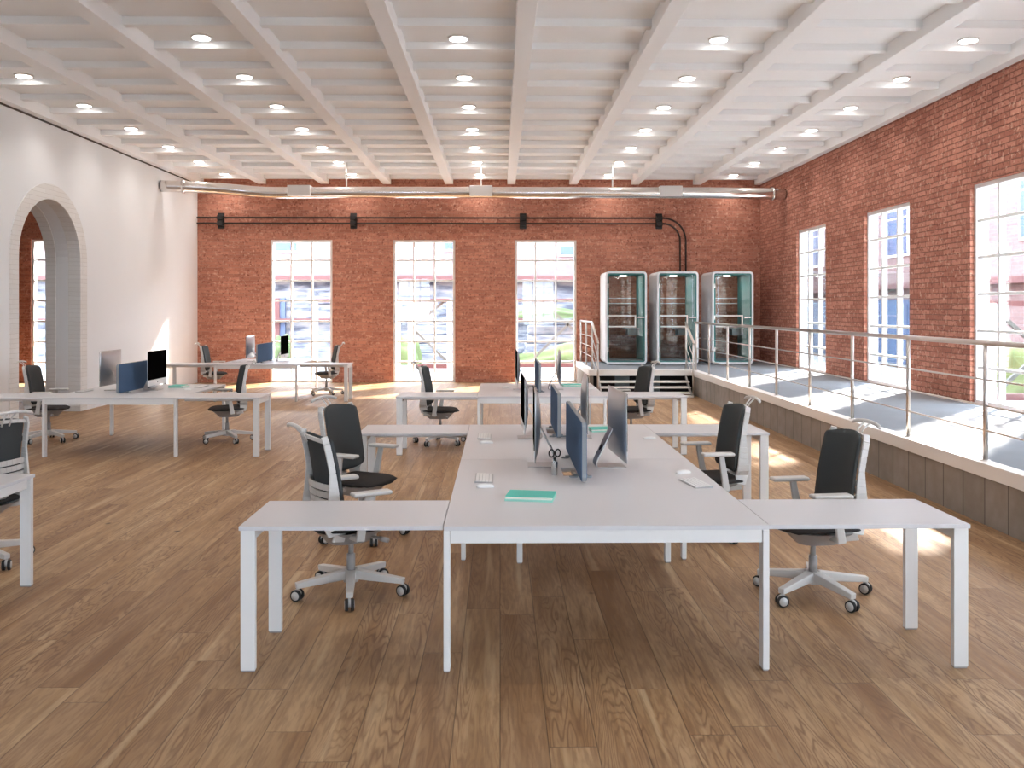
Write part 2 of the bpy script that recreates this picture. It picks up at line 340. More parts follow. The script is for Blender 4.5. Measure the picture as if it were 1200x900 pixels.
# left wall with the arch
AY0, AY1, AZ = 13.68, 15.70, 2.60; AC = (AY0+AY1)/2; AR = (AY1-AY0)/2
def arch_wall():
    m = MB(); m.box(XL-.6, XL, YN, AY0, 0, ZC); m.box(XL-.6, XL, AY1, YB, 0, ZC)
    n = 28; pts = [(AC-AR*math.cos(PI*k/n), AZ+AR*math.sin(PI*k/n)) for k in range(n+1)]
    for (ya, za), (yb, zb) in zip(pts, pts[1:]):
        m.hexa([(XL-.6, ya, za), (XL, ya, za), (XL, yb, zb), (XL-.6, yb, zb)], [(XL-.6, ya, ZC), (XL, ya, ZC), (XL, yb, ZC), (XL-.6, yb, ZC)])
    return m
wl = struct(arch_wall().build('wall_left', M['white']), 'left white plaster wall with a round arch')
def arch_band(x0, x1, r0, r1, name):
    m = MB(); n = 32
    a = [(AC-r0, 0), ]+[(AC-r0*math.cos(PI*k/n), AZ+r0*math.sin(PI*k/n)) for k in range(n+1)]+[(AC+r0, 0)]
    b = [(AC-r1, 0), ]+[(AC-r1*math.cos(PI*k/n), AZ+r1*math.sin(PI*k/n)) for k in range(n+1)]+[(AC+r1, 0)]
    for i in range(len(a)-1):
        m.hexa([(x0, *a[i]), (x0, *a[i+1]), (x0, *b[i+1]), (x0, *b[i])], [(x1, *a[i]), (x1, *a[i+1]), (x1, *b[i+1]), (x1, *b[i])])
    return struct(m.build(name, M['wbrick']), 'white painted brick band around the arch')
arch_band(XL-.002, XL+.012, AR-.012, AR+.24, 'trim_1')
arch_band(XL-.2, XL-.003, AR-.012, AR+.001, 'trim_2')
arch_band(XL-.6, XL-.42, AR-.012, AR+.001, 'trim_3')
struct(MB().box(XL, XL+.006, YN, YB, 4.822, 4.852).build('trim_4', M['gap']), 'dark strip painted as the shadow in the gap between left wall and ceiling')  # strip's dark colour stands in for shade along the ceiling joint
# coffered ceiling
ceil = struct(MB().box(-13.2, XR+.3, YN, YB+.3, ZC, ZC+.15).build('ceiling', M['ceil']), 'white coffered ceiling')
for k in range(-5, 5):
    x = .275+1.52*k; a, b = x-.1, x+.1
    if k == -5: a = XL+.008
    if k == 4: b = XR-.002
    MB().box(a, b, YN+.01, YB-.002, 4.85, ZC+.01).build('ceiling_beam', M['ceil'], ceil, bevel=.006)
for k in range(-16, 13):
    y = 10.78+.893*k; MB().box(XL+.01, XR-.01, y, y+.11, 4.95, ZC+.01).build('cross_beam', M['ceil'], ceil, bevel=.004)
MB().box(XL+.01, XR-.01, YB-.13, YB-.003, 4.97, ZC+.01).build('edge_beam', M['ceil'], ceil)

# ------------------------------------------------------------------ windows
def window(i, axis, lo, hi, zl, zh, p, nc, nr):
    """frame in plane p; axis 'x' lies along X"""
    def bx(m, a, b, q0, q1, z0, z1): return m.box(a, b, q0, q1, z0, z1) if axis == 'x' else m.box(q0, q1, a, b, z0, z1)
    m = MB(); t = .06; d0, d1 = p, p+.165
    bx(m, lo+.002, lo+t, d0, d1, zl+.002, zh-.002); bx(m, hi-t, hi-.002, d0, d1, zl+.002, zh-.002)
    bx(m, lo+t, hi-t, d0, d1, zh-t, zh-.002); bx(m, lo+t, hi-t, d0, d1, zl+.002, zl+t)
    for k in range(1, nc):
        x = lo+(hi-lo)*k/nc; bx(m, x-.02, x+.02, d0+.012, d0+.09, zl+t, zh-t)
    for k in range(1, nr):
        z = zl+(zh-zl)*k/nr; bx(m, lo+t, hi-t, d0+.014, d0+.085, z-.02, z+.02)
    f = struct(m.build('window_%d' % i, M['wframe'], bevel=.003), 'tall white gridded window')
    g = MB(); bx(g, lo+.02, hi-.02, p+.05, p+.056, zl+.02, zh-.02); g.build('glass_pane', M['glass'], f)
n = 1
for a, b in FW: window(n, 'x', a, b, .5, ZW, YN-.2, 3, 6); n += 1
for a, b in BW: window(n, 'x', a, b, 0, ZW, YB+.045, 3, 7); n += 1
for a, b in RW: window(n, 'y', b, a, .512, ZW, XR+.055, 3, 6); n += 1

# ------------------------------------------------------------------ raised platform, stairs
PX, PZ, PYF = 4.04, .511, 18.6
plat = empty('trim_5', (0, 0, 0)); struct(plat, 'raised grey walkway along the brick wall')
dk = MB(); dk.box(PX+.12, XR-.001, YN+.01, YB-.002, PZ-.05, PZ-.001); dk.box(1.99, PX+.12, PYF+.1, YB-.002, PZ-.05, PZ-.001)
dk.build('walkway_deck', M['carpet'], plat)
tr = MB(); tr.box(PX-.015, PX+.12, YN+.01, PYF, PZ-.115, PZ+.004); tr.box(1.87, PX+.12, PYF-.015, PYF+.1, PZ-.115, PZ+.004); tr.box(1.86, 1.99, PYF+.1, YB-.002, PZ-.115, PZ+.004)
tr.build('white_edge', M['trimw'], plat, bevel=.004)
sk = MB(); sk.box(PX, PX+.08, YN+.01, PYF, 0.001, PZ-.115); sk.box(1.88, 1.96, PYF+.02, YB-.002, .001, PZ-.115); sk.build('board_cladding', M['boards'], plat)
vd = MB(); vd.box(1.96, PX+.1, PYF+.32, PYF+.4, .001, PZ-.12); vd.build('void_shade_panel', M['dark'], plat)  # dark panel painted as the shade in the void under the platform
pr = MB()
for x in (2.45, 3.1): pr.box(x, x+.3, PYF+.24, PYF+.31, .001, PZ-.12)
pr.build('grey_block', M['bdesk'], plat)
st = empty('staircase', (3.0, 18.3, 0)); tag(st, 'short open white staircase climbing to the grey walkway before the booths', 'staircase')
X0, X1 = 2.065, 3.93
for z, y in ((.30, 18.33), (.195, 18.2), (.09, 18.07)):
    MB().box(X0-3, X1-3, y-18.3, y+.26-18.3, z-.032, z).build('tread', M['trimw'], st, bevel=.004)
for x in (X0, X1-.03):
    MB().bar((x-3, -.29, .02), (x-3, .29, PZ-.14), .03, .07).build('stringer', M['plast2'], st)
MB().box(X0-3, X1-3, -.36, -.2, 0.001, .035).build('base_plate', M['trimw'], st)

def railing(label, pts, posts, steps, name='metal_railing'):
    """pts: list of (x,y,zfloor) path corners; posts (x,y,z0); wires at heights"""
    r = empty(name, posts[0]); tag(r, label, 'railing', None)
    o = Vector(posts[0])
    for p in posts:
        v = Vector(p[:3])-o; dr = p[2] if p[2] < .2 else 0
        m = MB(); m.tube([v+Vector((0, 0, .001-dr)), v+Vector((0, 0, .985))], .02, 12); m.tube([v+Vector((0, 0, .002-dr)), v+Vector((0, 0, .012-dr))], .04 if not dr else .03, 14)
        m.build('post', M['steel'], r)
    m = MB(); m.tube([Vector(p)-o+Vector((0, 0, 1.0)) for p in pts], .024, 12); m.build('handrail', M['steel'], r)
    for h in steps:
        m = MB(); m.tube([Vector(p)-o+Vector((0, 0, h)) for p in pts], .0085, 8); m.build('rail_wire', M['steel'], r)
    return r
RX = PX+.07
ys = [17.4-1.42*k for k in range(0, 15)]
railing('long steel railing running along the edge of the grey walkway', [(RX, 18.62, PZ), (RX, -2.6, PZ)], [(RX, 18.55, PZ)]+[(RX, y, PZ) for y in ys], (.26, .47, .69))
railing('short steel stair railing where the stairs meet the long walkway railing', [(3.975, 18.95, PZ), (3.975, 18.14, 0.09)], [(3.975, 18.9, PZ), (3.975, 18.2, .092)], (.26, .47, .69))
railing('short steel railing on the left edge of the walkway, beside the far window', [(1.97, 21.65, PZ), (1.97, 18.95, PZ), (2.01, 18.14, .09)], [(1.97, 21.6, PZ), (1.97, 20.25, PZ), (1.97, 18.95, PZ), (2.01, 18.2, .092)], (.26, .47, .69))

# ------------------------------------------------------------------ desks
DZ = .725
def bench(x0, x1, y0, y1, label, front=True, legs=None):
    cx, cy = (x0+x1)/2, (y0+y1)/2; r = empty('bench_desk', (cx, cy, 0)); tag(r, label, 'desk')
    a, b, c, d = x0-cx+.001, x1-cx-.001, y0-cy+.001, y1-cy-.001
    # two-part worktop with a cable slot in the middle
    hx0, hx1, hy0, hy1 = -.12, -.02, .35, .65
    t = MB()
    for (p, q, u, v) in ((a, hx0, c, d), (hx1, b, c, d), (hx0, hx1, c, hy0), (hx0, hx1, hy1, d)): t.box(p, q, u, v, DZ-.022, DZ)
    bmesh.ops.remove_doubles(t.bm, verts=t.bm.verts, dist=1e-5)
    t.build('tabletop', M['desk'], r)
    for yy in (c+.004, d-.034): MB().box(a+.034, b-.034, yy, yy+.03, DZ-.085, DZ-.023).build('apron', M['legm'], r)
    MB().box(-.03, .03, c+.04, d-.04, DZ-.075, DZ-.03).build('centre_beam', M['legm'], r)
    for x, y, w, l in (legs or [(a, c, .032, .07), (b-.032, c, .032, .07), (a, d-.07, .032, .07), (b-.032, d-.07, .032, .07)]):
        MB().box(x, x+w, y, y+l, 0.008, DZ-.0225).build('leg', M['legm'], r, bevel=.003)
        MB().box(x+.004, x+w-.004, y+.006, y+l-.006, 0.0, .0078).build('foot', M['plast2'], r)
    return r
def ret(x0, x1, y0, y1, side, label):
    """side desk; legs on the outer side (-1 left, 1 right)"""
    cx, cy = (x0+x1)/2, (y0+y1)/2; r = empty('side_desk', (cx, cy, 0)); tag(r, label, 'desk')
    a, b, c, d = x0-cx+.001, x1-cx-.001, y0-cy+.001, y1-cy-.001
    MB().box(a, b, c, d, DZ-.022, DZ).build('tabletop', M['desk'], r, bevel=.002)
    x = a+.006 if side < 0 else b-.006-.072
    for y in (c+.01, d-.01-.034):
        MB().box(x, x+.072, y, y+.034, .008, DZ-.0225).build('leg', M['legm'], r, bevel=.003)
        MB().box(x+.004, x+.068, y+.004, y+.03, 0, .0078).build('foot', M['plast2'], r)
    xx = x+.021
    MB().box(xx, xx+.03, c+.045, d-.045, DZ-.085, DZ-.023).build('apron', M['legm'], r)
    MB().box((x+.072 if side < 0 else a), (b if side < 0 else x), -.02, .02, DZ-.07, DZ-.024).build('support_beam', M['legm'], r)
    return r
AX0, AX1 = -.28, 1.338
a0 = bench(AX0, AX1, 4.39, 6.34, 'nearest wide white desk in the middle, holding scissors and a teal notebook', legs=[(-.809, -.975, .032, .07), (.777, -.975, .032, .07), (-.41, .9, .04, .06), (.64, .9, .04, .06)])
bench(AX0, AX1, 6.342, 8.25, 'wide white desk directly behind the nearest wide desk')
ret(AX0-1.013, AX0-.002, 4.40, 4.99, -1, 'nearest white side desk, left of the nearest wide desk')
ret(AX1+.002, AX1+1.013, 4.40, 4.99, 1, 'nearest white side desk, right of the nearest wide desk')
ret(AX0-.95, AX0-.002, 7.66, 8.25, -1, 'white side desk behind the two chairs left of the central desks')
ret(AX1+.002, AX1+1.0, 7.66, 8.25, 1, 'white side desk behind the chairs right of the central desks')
BX0, BX1 = -.28, 1.31
bench(BX0, BX1, 10.9, 12.85, 'wide white desk in the second group, in front of the walkway stairs')
ret(BX0-1.0, BX0-.002, 10.9, 11.49, -1, 'white side desk left in the second group, before the middle window')
ret(BX1+.002, BX1+1.0, 10.9, 11.49, 1, 'white side desk right in the second group, before the walkway stairs')
CX0, CX1 = -5.54, -3.92
bench(CX0, CX1, 10.8, 12.74, 'wide white desk on the left, before the arch, with a blue screen and black monitor')
ret(CX0-1.0, CX0-.002, 10.8, 11.39, -1, 'white side desk at the left edge of the photo, before the arch')
ret(CX1+.002, CX1+1.0, 10.8, 11.39, 1, 'white side desk joined right of the desk before the arch')
DX0, DX1 = -5.54, -3.94
bench(DX0, DX1, 17.25, 19.2, 'farthest wide white desk, before the leftmost window of the far wall')
ret(DX0-1.0, DX0-.002, 17.25, 17.84, -1, 'farthest white side desk, in front of the left white wall')
ret(DX1+.002, DX1+.99, 17.25, 17.84, 1, 'farthest white side desk, its end near the leftmost window of the far wall')
ret(-4.04, -3.03, 5.24, 5.83, 1, 'white side desk cut off by the left edge of the photo, nearest the camera')

# ------------------------------------------------------------------ office chair (faces +Y)
def make_chair():
    r = empty('office_chair')
    # star base
    b = MB(); b.tube([(0, 0, .075), (0, 0, .15)], [.05, .036], 20)
    ca = []
    for k in range(5):
        a = R(50+72*k); d = Vector((math.cos(a), math.sin(a), 0)); s = Vector((-d.y, d.x, 0))
        p = d*.03+Vector((0, 0, .125)); q = d*.35+Vector((0, 0, .094))
        b.bar(p, q, .062, .058, w2=.042, h2=.034)
        ca.append((d, s, a))
    b.build('star_base', M['plast'], r, bevel=.005)
    for d, s, a in ca:
        yaw = a+random.uniform(-.9, .9)+PI/2; e = Vector((math.cos(yaw), math.sin(yaw), 0)); c = d*.34+Vector((0, 0, .0357))
        w = MB()
        for sg in (-1, 1): w.tube([c+e*(sg*.008), c+e*(sg*.027)], .0355, 22)
        cs = w.build('caster', M['tyre'], r, bevel=.003)
        h = MB()
        for sg in (-1, 1): h.tube([c+e*(sg*.024), c+e*(sg*.0295)], .026, 20)
        h.tube([c+e*-.008+Vector((0, 0, .012)), c+e*.008+Vector((0, 0, .012))], .026, 16); h.tube([c+Vector((0, 0, .01)), c+Vector((0, 0, .062))], .008, 10)
        h.build('hub_cap', M['hub'], cs)
    MB().tube([(0, 0, .13), (0, 0, .25)], .027, 20).tube([(0, 0, .25), (0, 0, .385)], .017, 16).build('gas_column', M['plast2'], r)
    # mechanism / under-seat shell
    P = []
    for i in range(9):
        t = i/8; z = .335+.095*t**.6; wx = .10+.13*t**.7; wy = .13+.10*t**.7
        P.append([(wx*math.copysign(abs(math.cos(2*PI*k/28))**.7, math.cos(2*PI*k/28)), -.02+wy*math.copysign(abs(math.sin(2*PI*k/28))**.7, math.sin(2*PI*k/28)), z) for k in range(29)])
    m = MB(); m.grid(P); m.bm.faces.new([m.bm.verts.new(p) for p in P[0][:-1]]); m.tube([(.07, .08, .365), (.17, .12, .37), (.25, .13, .375)], .011, 8); m.tube([(.2, .12, .372), (.27, .135, .376)], .017, 8)
    m.build('seat_shell', M['plast2'], r)
    # seat cushion
    F = []; B = []
    N = 14
    for i in range(N+1):
        v = i/N; y = -.235+.47*v; fr = []; bk = []
        q = abs(2*v-1); wv = .242*(1-.06*q)*(1-.55*max(0, q-.8)/.2*max(0, q-.8)/.2)
        for j in range(N+1):
            u = 2*j/N-1; x = wv*u; yy = y+(.02*(1-u*u) if v > .5 else 0)*(2*v-1)
            e = (1-abs(u)**5)*(1-abs(2*v-1)**6)
            z = .452+.034*e-.010*(1-u*u)*(1-abs(2*v-1))-.03*max(0, v-.72)**1.2*3
            fr.append((x, yy, z)); bk.append((x*.95, yy*.96, .424-.02*max(0, v-.75)*1.5+.02*(1-e)))
        F.append(fr); B.append(bk)
    m = MB(); m.shell(F, B); m.build('seat', M['fab'], r)
    # backrest
    def yb(z): # centreline of the reclined back
        t = (z-.5)/.55; return -.195-.03*t-.055*t*t
    def wb(t):
        w = .240-.022*t
        if t > .88: w *= (1-((t-.88)/.12)**3*.08)
        if t < .14: w *= (1-((.14-t)/.14)**2*.22)
        return w
    def panel(z0, z1, off, th, sc, N=16, curve=.055):
        F = []; B = []
        for i in range(N+1):
            t = i/N; z = z0+(z1-z0)*t; f = []; b = []; w = wb(t)*sc
            for j in range(N+1):
                u = 2*j/N-1; zz = z-(.028*u*u if t > .9 else 0)*(t-.9)*10+(.03*abs(u)**3 if t < .1 else 0)*(.1-t)*10
                y = yb(zz)+curve*u*u+off; e = (1-abs(u)**6)*(1-abs(2*t-1)**8)
                f.append((w*u, y+th*.5*(.35+.65*e), zz)); b.append((w*u, y-th*.5*(.5+.5*e), zz))
            F.append(f); B.append(b)
        m = MB(); m.shell(F, B); return m
    panel(.505, 1.035, .016, .04, .97).build('backrest', M['fabb'], r)
    # frame behind: rails at both sides, top bar, slatted lumbar piece
    m = MB()
    for sg in (-1, 1):
        pts = []
        for i in range(13):
            z = .50+.53*i/12; t = i/12; pts.append(Vector((sg*(wb(t)*.985), yb(z)+.05-.02, z)))
        pts = [Vector((sg*.17, -.10, .40)), Vector((sg*.205, -.17, .425))]+pts
        n_ = len(pts)-1
        for i in range(n_):
            f0 = .105-.065*min(1, max(0, (i-2)/7)); f1 = .105-.065*min(1, max(0, (i-1)/7))
            if i < 2: f0, f1 = .05+.02*i, .07+.035*(i == 1)
            p, q = pts[i], pts[i+1]; m.bar(p-Vector((0, (f0-.04)/2, 0)), q-Vector((0, (f1-.04)/2, 0)), f0, .016, up=(sg, 0, 0), w2=f1)
    for i in range(5):
        z = .525+.048*i; w = wb((z-.5)/.55)
        for j in range(10):
            u0, u1 = 2*j/10-1, 2*(j+1)/10-1
            m.bar((w*u0, yb(z)+.055*u0*u0-.03, z), (w*u1, yb(z)+.055*u1*u1-.03, z), .012, .038)
    z = 1.015; w = wb(.97)
    for j in range(8):
        u0, u1 = 2*j/8-1, 2*(j+1)/8-1
        m.bar((w*u0, yb(z)+.055*u0*u0-.016, z-.02*u0*u0), (w*u1, yb(z)+.055*u1*u1-.016, z-.02*u1*u1), .016, .024)
    m.bar((0, -.08, .39), (0, -.235, .50), .14, .03)
    m.build('back_frame', M['plast'], r, bevel=.003)
    # arms
    for sg in (-1, 1):
        m = MB(); m.bar((sg*.17, -.05, .40), (sg*.275, -.04, .405), .06, .028); m.bar((sg*.27, -.045, .392), (sg*.285, 0, .665), .055, .03, up=(1, 0, 0), w2=.042, h2=.026)
        m.build('armrest', M['plast'], r, bevel=.006)
        ar = MB(); ar.box(sg*.282-.042, sg*.282+.042, -.10, .15, .666, .692); ar.build('arm_pad', M['plast'], r, bevel=.012, seg=3)
    # coat hanger behind the top
    m = MB(); pts = [(.17*math.sin(u), -.355-.012*math.cos(u*1.2), 1.06+.028*math.cos(u*1.1)) for u in [i/8*2.6-1.3 for i in range(9)]]
    m.tube(pts, [.009, .012, .012, .012, .012, .012, .012, .012, .009], 10)
    for sg in (-1, 1): m.tube([(sg*.03, -.295, .985), (sg*.028, -.32, 1.04), (sg*.035, -.365, 1.085)], .006, 8)
    m.build('coat_hanger', M['plast'], r)
    return r
chair0 = make_chair()
CH = [(-.945, 5.64, 60, 'black office chair behind the nearest left side desk, its back to the camera'),
      (-1.10, 7.05, 115, 'black office chair turned towards the camera, nearest the central desks on the left'),
      (1.97, 5.56, -97, 'black office chair behind the nearest right side desk, facing the nearest wide desk'),
      (1.68, 7.1, -95, 'black office chair right of the second central desk, coat hanger standing out against the walkway'),
      (-.80, 11.9, 95, 'black office chair left of the second desk group, before the middle window'),
      (1.76, 11.9, -103, 'black office chair right of the second desk group, before the walkway stairs'),
      (-6.16, 12.2, 84, 'black office chair in front of the arch, facing right'),
      (-3.72, 12.15, -112, 'black office chair right of the desk that stands before the arch'),
      (-5.98, 18.7, 85, 'farthest black office chair against the left end of the brick wall'),
      (-3.66, 18.75, -108, 'farthest black office chair right of the far desk, before the leftmost window'),
      (-3.70, 6.32, -66, 'black office chair cut off by the left edge of the photo, back to the camera')]
for i, (x, y, h, lab) in enumerate(CH):
    c = chair0 if i == 0 else copy_tree(chair0)
    c.location = (x, y, 0); c.rotation_euler = (0, 0, -R(h)); tag(c, lab, 'chair', 'office chairs at the white desks')

# ------------------------------------------------------------------ all-in-one monitors (screen faces +Y)
def make_monitor():
    r = empty('desktop_monitor')
    z0, z1, w = .068, .525, .325; N = 12
    F = []; B = []
    for i in range(N+1):
        t = i/N; z = z0+(z1-z0)*t; f = []; b = []
        for j in range(N+1):
            u = 2*j/N-1; bul = .042*max(0, (1-u*u))**.8*max(0, 1-(2*t-1)**2)**.5+.004
            f.append((w*u, .0, z)); b.append((w*u, -bul, z))
        F.append(f); B.append(b)
    m = MB(); m.shell(F, B); m.build('housing', M['alu'], r)
    MB().box(-w+.004, w-.004, .0005, .0045, z0+.078, z1-.004).build('screen', M['scr'], r)
    MB().box(-w, w, .0005, .004, z0, z0+.077).build('chin', M['boxm'], r)
    MB().cyl((0, .004, z0+.04), (0, .0052, z0+.04), .011, n=18).build('emblem', M['scr'], r)
    m = MB(); m.box(-.095, .095, -.15, .045, 0, .006)
    pts = [(-.15, .006), (-.158, .02), (-.15, .045), (-.045, .26)]
    for (y0, h0), (y1, h1) in zip(pts, pts[1:]): m.bar((0, y0, h0), (0, y1, h1), .12, .009, up=(0, 1, 0))
    m.build('stand', M['alu'], r, bevel=.002)
    MB().cyl((0, -.105, .125), (0, -.118, .131), .022, n=20).build('cable_hole', M['tyre'], r)
    return r
mon0 = make_monitor()
MO = [(.235, 6.11, 88.5, 'silver-backed monitor left of the nearest blue screen, behind the scissors'),
      (.805, 6.08, -86.5, 'silver-backed monitor right of the nearest blue screen'),
      (.19, 7.42, 91, 'thin edge-on monitor left of the second blue screen, its black side showing'),
      (.72, 7.42, -93, 'silver-backed monitor right of the second blue screen, partly hidden by the nearest blue screen'),
      (.22, 11.85, 91, 'edge-on monitor left of the blue screen in the second desk group'),
      (.80, 11.85, -92, 'monitor right of the blue screen in the second desk group, before the window'),
      (-5.17, 11.85, 90, 'silver-backed monitor left of the blue screen on the desk before the arch'),
      (-4.56, 11.87, -90, 'monitor showing its black screen on the desk before the arch'),
      (-5.13, 18.3, 90, 'silver-backed monitor on the farthest desk, against the brick wall'),
      (-4.44, 18.35, -90, 'monitor with black screen on the farthest desk, against the window')]
for i, (x, y, h, lab) in enumerate(MO):
    c = mon0 if i == 0 else copy_tree(mon0)
    c.location = (x, y, DZ); c.rotation_euler = (0, 0, R(h) if h > 0 else R(h)); tag(c, lab, 'monitor', 'all-in-one monitors on the desks')

# ------------------------------------------------------------------ blue desk screens
def divider(x, y0, y1, label):
    r = empty('desk_divider', (x, (y0+y1)/2, DZ)); tag(r, label, 'desk screen', 'blue felt screens between the monitors'); L = (y1-y0)/2
    def rr(hl, z0, z1, rad, n=5):
        p = []
        for cy, cz, a0 in ((hl-rad, z1-rad, 0), (-hl+rad, z1-rad, 90), (-hl+rad, z0+rad, 180), (hl-rad, z0+rad, 270)):
            for k in range(n+1): a = R(a0+90*k/n); p.append((cy+rad*math.cos(a), cz+rad*math.sin(a)))
        return p
    o = rr(L-.003, .016, .375, .03); MB().prism([(-.016, a, b) for a, b in o], (.032, 0, 0)).build('felt_panel', M['blue'], r)
    o = rr(L, .012, .379, .033); oi = rr(L-.006, .018, .373, .028); m = MB(); n = len(o)
    for k in range(n):
        k2 = (k+1) % n
        m.hexa([(-.0125, *o[k]), (-.0125, *o[k2]), (-.0125, *oi[k2]), (-.0125, *oi[k])], [(.0125, *o[k]), (.0125, *o[k2]), (.0125, *oi[k2]), (.0125, *oi[k])])
    m.build('edge_trim', M['bedge'], r)
    for yy in (-L*.62, L*.5):
        m = MB(); m.cyl((-.045, yy, 0), (-.045, yy, .008), .028, n=18); m.cyl((.045, yy, 0), (.045, yy, .008), .028, n=18); m.box(-.045, .045, yy-.012, yy+.012, .006, .02)
        m.build('clamp_foot', M['bedge'], r)
divider(.515, 5.42, 6.72, 'nearest blue felt screen standing on the nearest wide desk')
divider(.485, 7.28, 8.24, 'second blue felt screen, behind the nearest blue screen')
divider(.505, 11.25, 12.5, 'blue felt screen on the desk in the second group')
divider(-4.80, 11.2, 12.4, 'blue felt screen on the desk before the arch')
divider(-4.79, 17.55, 18.75, 'farthest blue felt screen, beside the black-screened monitor before the window')

# ------------------------------------------------------------------ desk items
def keyboard(x, y, rz, label):
    r = empty('keyboard', (x, y, DZ), rz); tag(r, label, 'keyboard', 'white keyboards on the desks')
    m = MB(); m.hexa([(-.14, -.057, 0), (.14, -.057, 0), (.14, .057, 0), (-.14, .057, 0)], [(-.14, -.057, .004), (.14, -.057, .004), (.14, .057, .011), (-.14, .057, .011)]); m.build('tray', M['alu'], r, bevel=.002)
    k = MB()
    for j in range(5):
        for i in range(13):
            X = -.131+.0205*i; Y = -.049+.0205*j; z = .005+(Y+.057)/.114*.007
            k.box(X, X+.017, Y, Y+.017, z, z+.003)
    k.build('keys', M['key'], r)
def mouse(x, y, rz, label):
    m = MB(); P = []
    for i in range(9):
        v = i/8*PI; row = []
        for j in range(9):
            u = j/8*PI; row.append((.029*math.cos(u)*math.sin(v)**.6 if 0 < v < PI else 0, -.055*math.cos(v), .021*math.sin(u)*math.sin(v)**.7 if 0 < v < PI-1e-6 else 0))
        P.append(row)
    B = [[(x_, y_, 0) for x_, y_, z_ in row] for row in P]; m.shell(P, B); bmesh.ops.remove_doubles(m.bm, verts=m.bm.verts, dist=1e-6)
    o = m.build('computer_mouse', M['key']); o.location = (x, y, DZ); o.rotation_euler = (0, 0, rz); tag(o, label, 'mouse', 'white mice beside the keyboards')
keyboard(-.10, 5.62, R(90), 'white keyboard on the left of the nearest wide desk'); mouse(-.09, 5.36, R(90), 'white mouse in front of the keyboard on the left of the nearest wide desk')
keyboard(-.13, 7.45, R(90), 'white keyboard on the left of the second central desk'); mouse(-.11, 7.12, R(90), 'white mouse in front of the keyboard on the left of the second central desk')
keyboard(1.20, 5.44, R(-80), 'white keyboard on the right of the nearest wide desk'); mouse(1.20, 5.8, R(-70), 'white mouse behind the keyboard on the right of the nearest wide desk')
mouse(1.24, 7.33, R(-90), 'white mouse right of the second central desk, beside the silver monitor')
mouse(.08, 12.1, R(80), 'white mouse on the left of the desk in the second group'); mouse(1.22, 11.9, R(80), 'white mouse on the right of the desk in the second group')
keyboard(-5.42, 11.65, R(90), 'white keyboard on the desk before the arch, left of the blue screen')
keyboard(-4.12, 12.3, R(-90), 'white keyboard right on the desk before the arch'); mouse(-4.15, 11.85, R(-90), 'white mouse in front of the right keyboard on the desk before the arch')
keyboard(-5.38, 18.2, R(90), 'white keyboard on the farthest desk, left of its monitors')

def notebook(x, y, rz, label, n=2):
    r = empty('notebook', (x, y, DZ), rz); tag(r, label, 'notebook', 'teal notebooks on the desks')
    z = 0
    MB().box(-.135, .135, -.10, .10, z, z+.012).build('lower_cover', M['tealp'], r, bevel=.002)
    MB().box(-.133, .130, -.097, .098, z+.0121, z+.019).build('pages', M['paper'], r)
    MB().hexa([(-.135, -.07, .0191), (.135, -.07, .0191), (.135, .10, .0191), (-.135, .10, .0191)], [(-.135, -.07, .024), (.135, -.07, .024), (.135, .10, .024), (-.135, .10, .024)]).build('cover', M['teal'], r)
notebook(.175, 5.04, R(-10), 'teal notebook pair lying on the nearest wide desk, left of the scissors')
notebook(.92, 7.83, R(8), 'teal notebook on the second central desk, beside the silver monitor')
notebook(1.0, 12.35, R(5), 'teal notebook on the desk in the second group')
notebook(-4.42, 12.28, R(90), 'pale teal notebook on the desk before the arch, beside the black-screened monitor')
# pencil cup with scissors
cx_, cy_ = .352, 5.74
m = MB(); m.tube([(0, 0, 0), (0, 0, .004), (0, 0, .085)], [.019, .02, .021], 24, cap=False); m.tube([(0, 0, .085), (0, 0, .004)], [.0185, .0175], 24, cap=True)
o = m.build('pencil_cup', M['cup']); o.location = (cx_, cy_, DZ); tag(o, 'slim metal cup holding black scissors on the nearest wide desk', 'cup')
sc = empty('scissors', (cx_, cy_, DZ+.006)); sc.rotation_euler = (R(3), 0, R(8)); tag(sc, 'black-handled scissors standing upright in the slim metal cup', 'scissors')
for sg in (-1, 1):
    MB().hexa([(-.002*sg-.003, .002*sg-.0009, .003), (-.002*sg+.003, .002*sg-.0009, .003), (-.002*sg+.003, .002*sg+.0009, .003), (-.002*sg-.003, .002*sg+.0009, .003)],
              [(-.004*sg-.007, .002*sg-.0009, .10), (-.004*sg+.007, .002*sg-.0009, .10), (-.004*sg+.007, .002*sg+.0009, .10), (-.004*sg-.007, .002*sg+.0009, .10)]).build('blade', M['steelh'], sc)
    m = MB(); m.tube([(-.004*sg, .002*sg, .088), (.006*sg, .002*sg, .108)], .0065, 8)
    ring = [(sg*.021+.0165*math.cos(a), .002*sg, .137+.024*math.sin(a)+sg*0) for a in [2*PI*k/20 for k in range(21)]]
    m.tube(ring, .0048, 8); m.build('handle', M['tyre'], sc)
MB().cyl((0, -.006, .094), (0, .006, .094), .005, n=10).build('pivot', M['steelh'], sc)

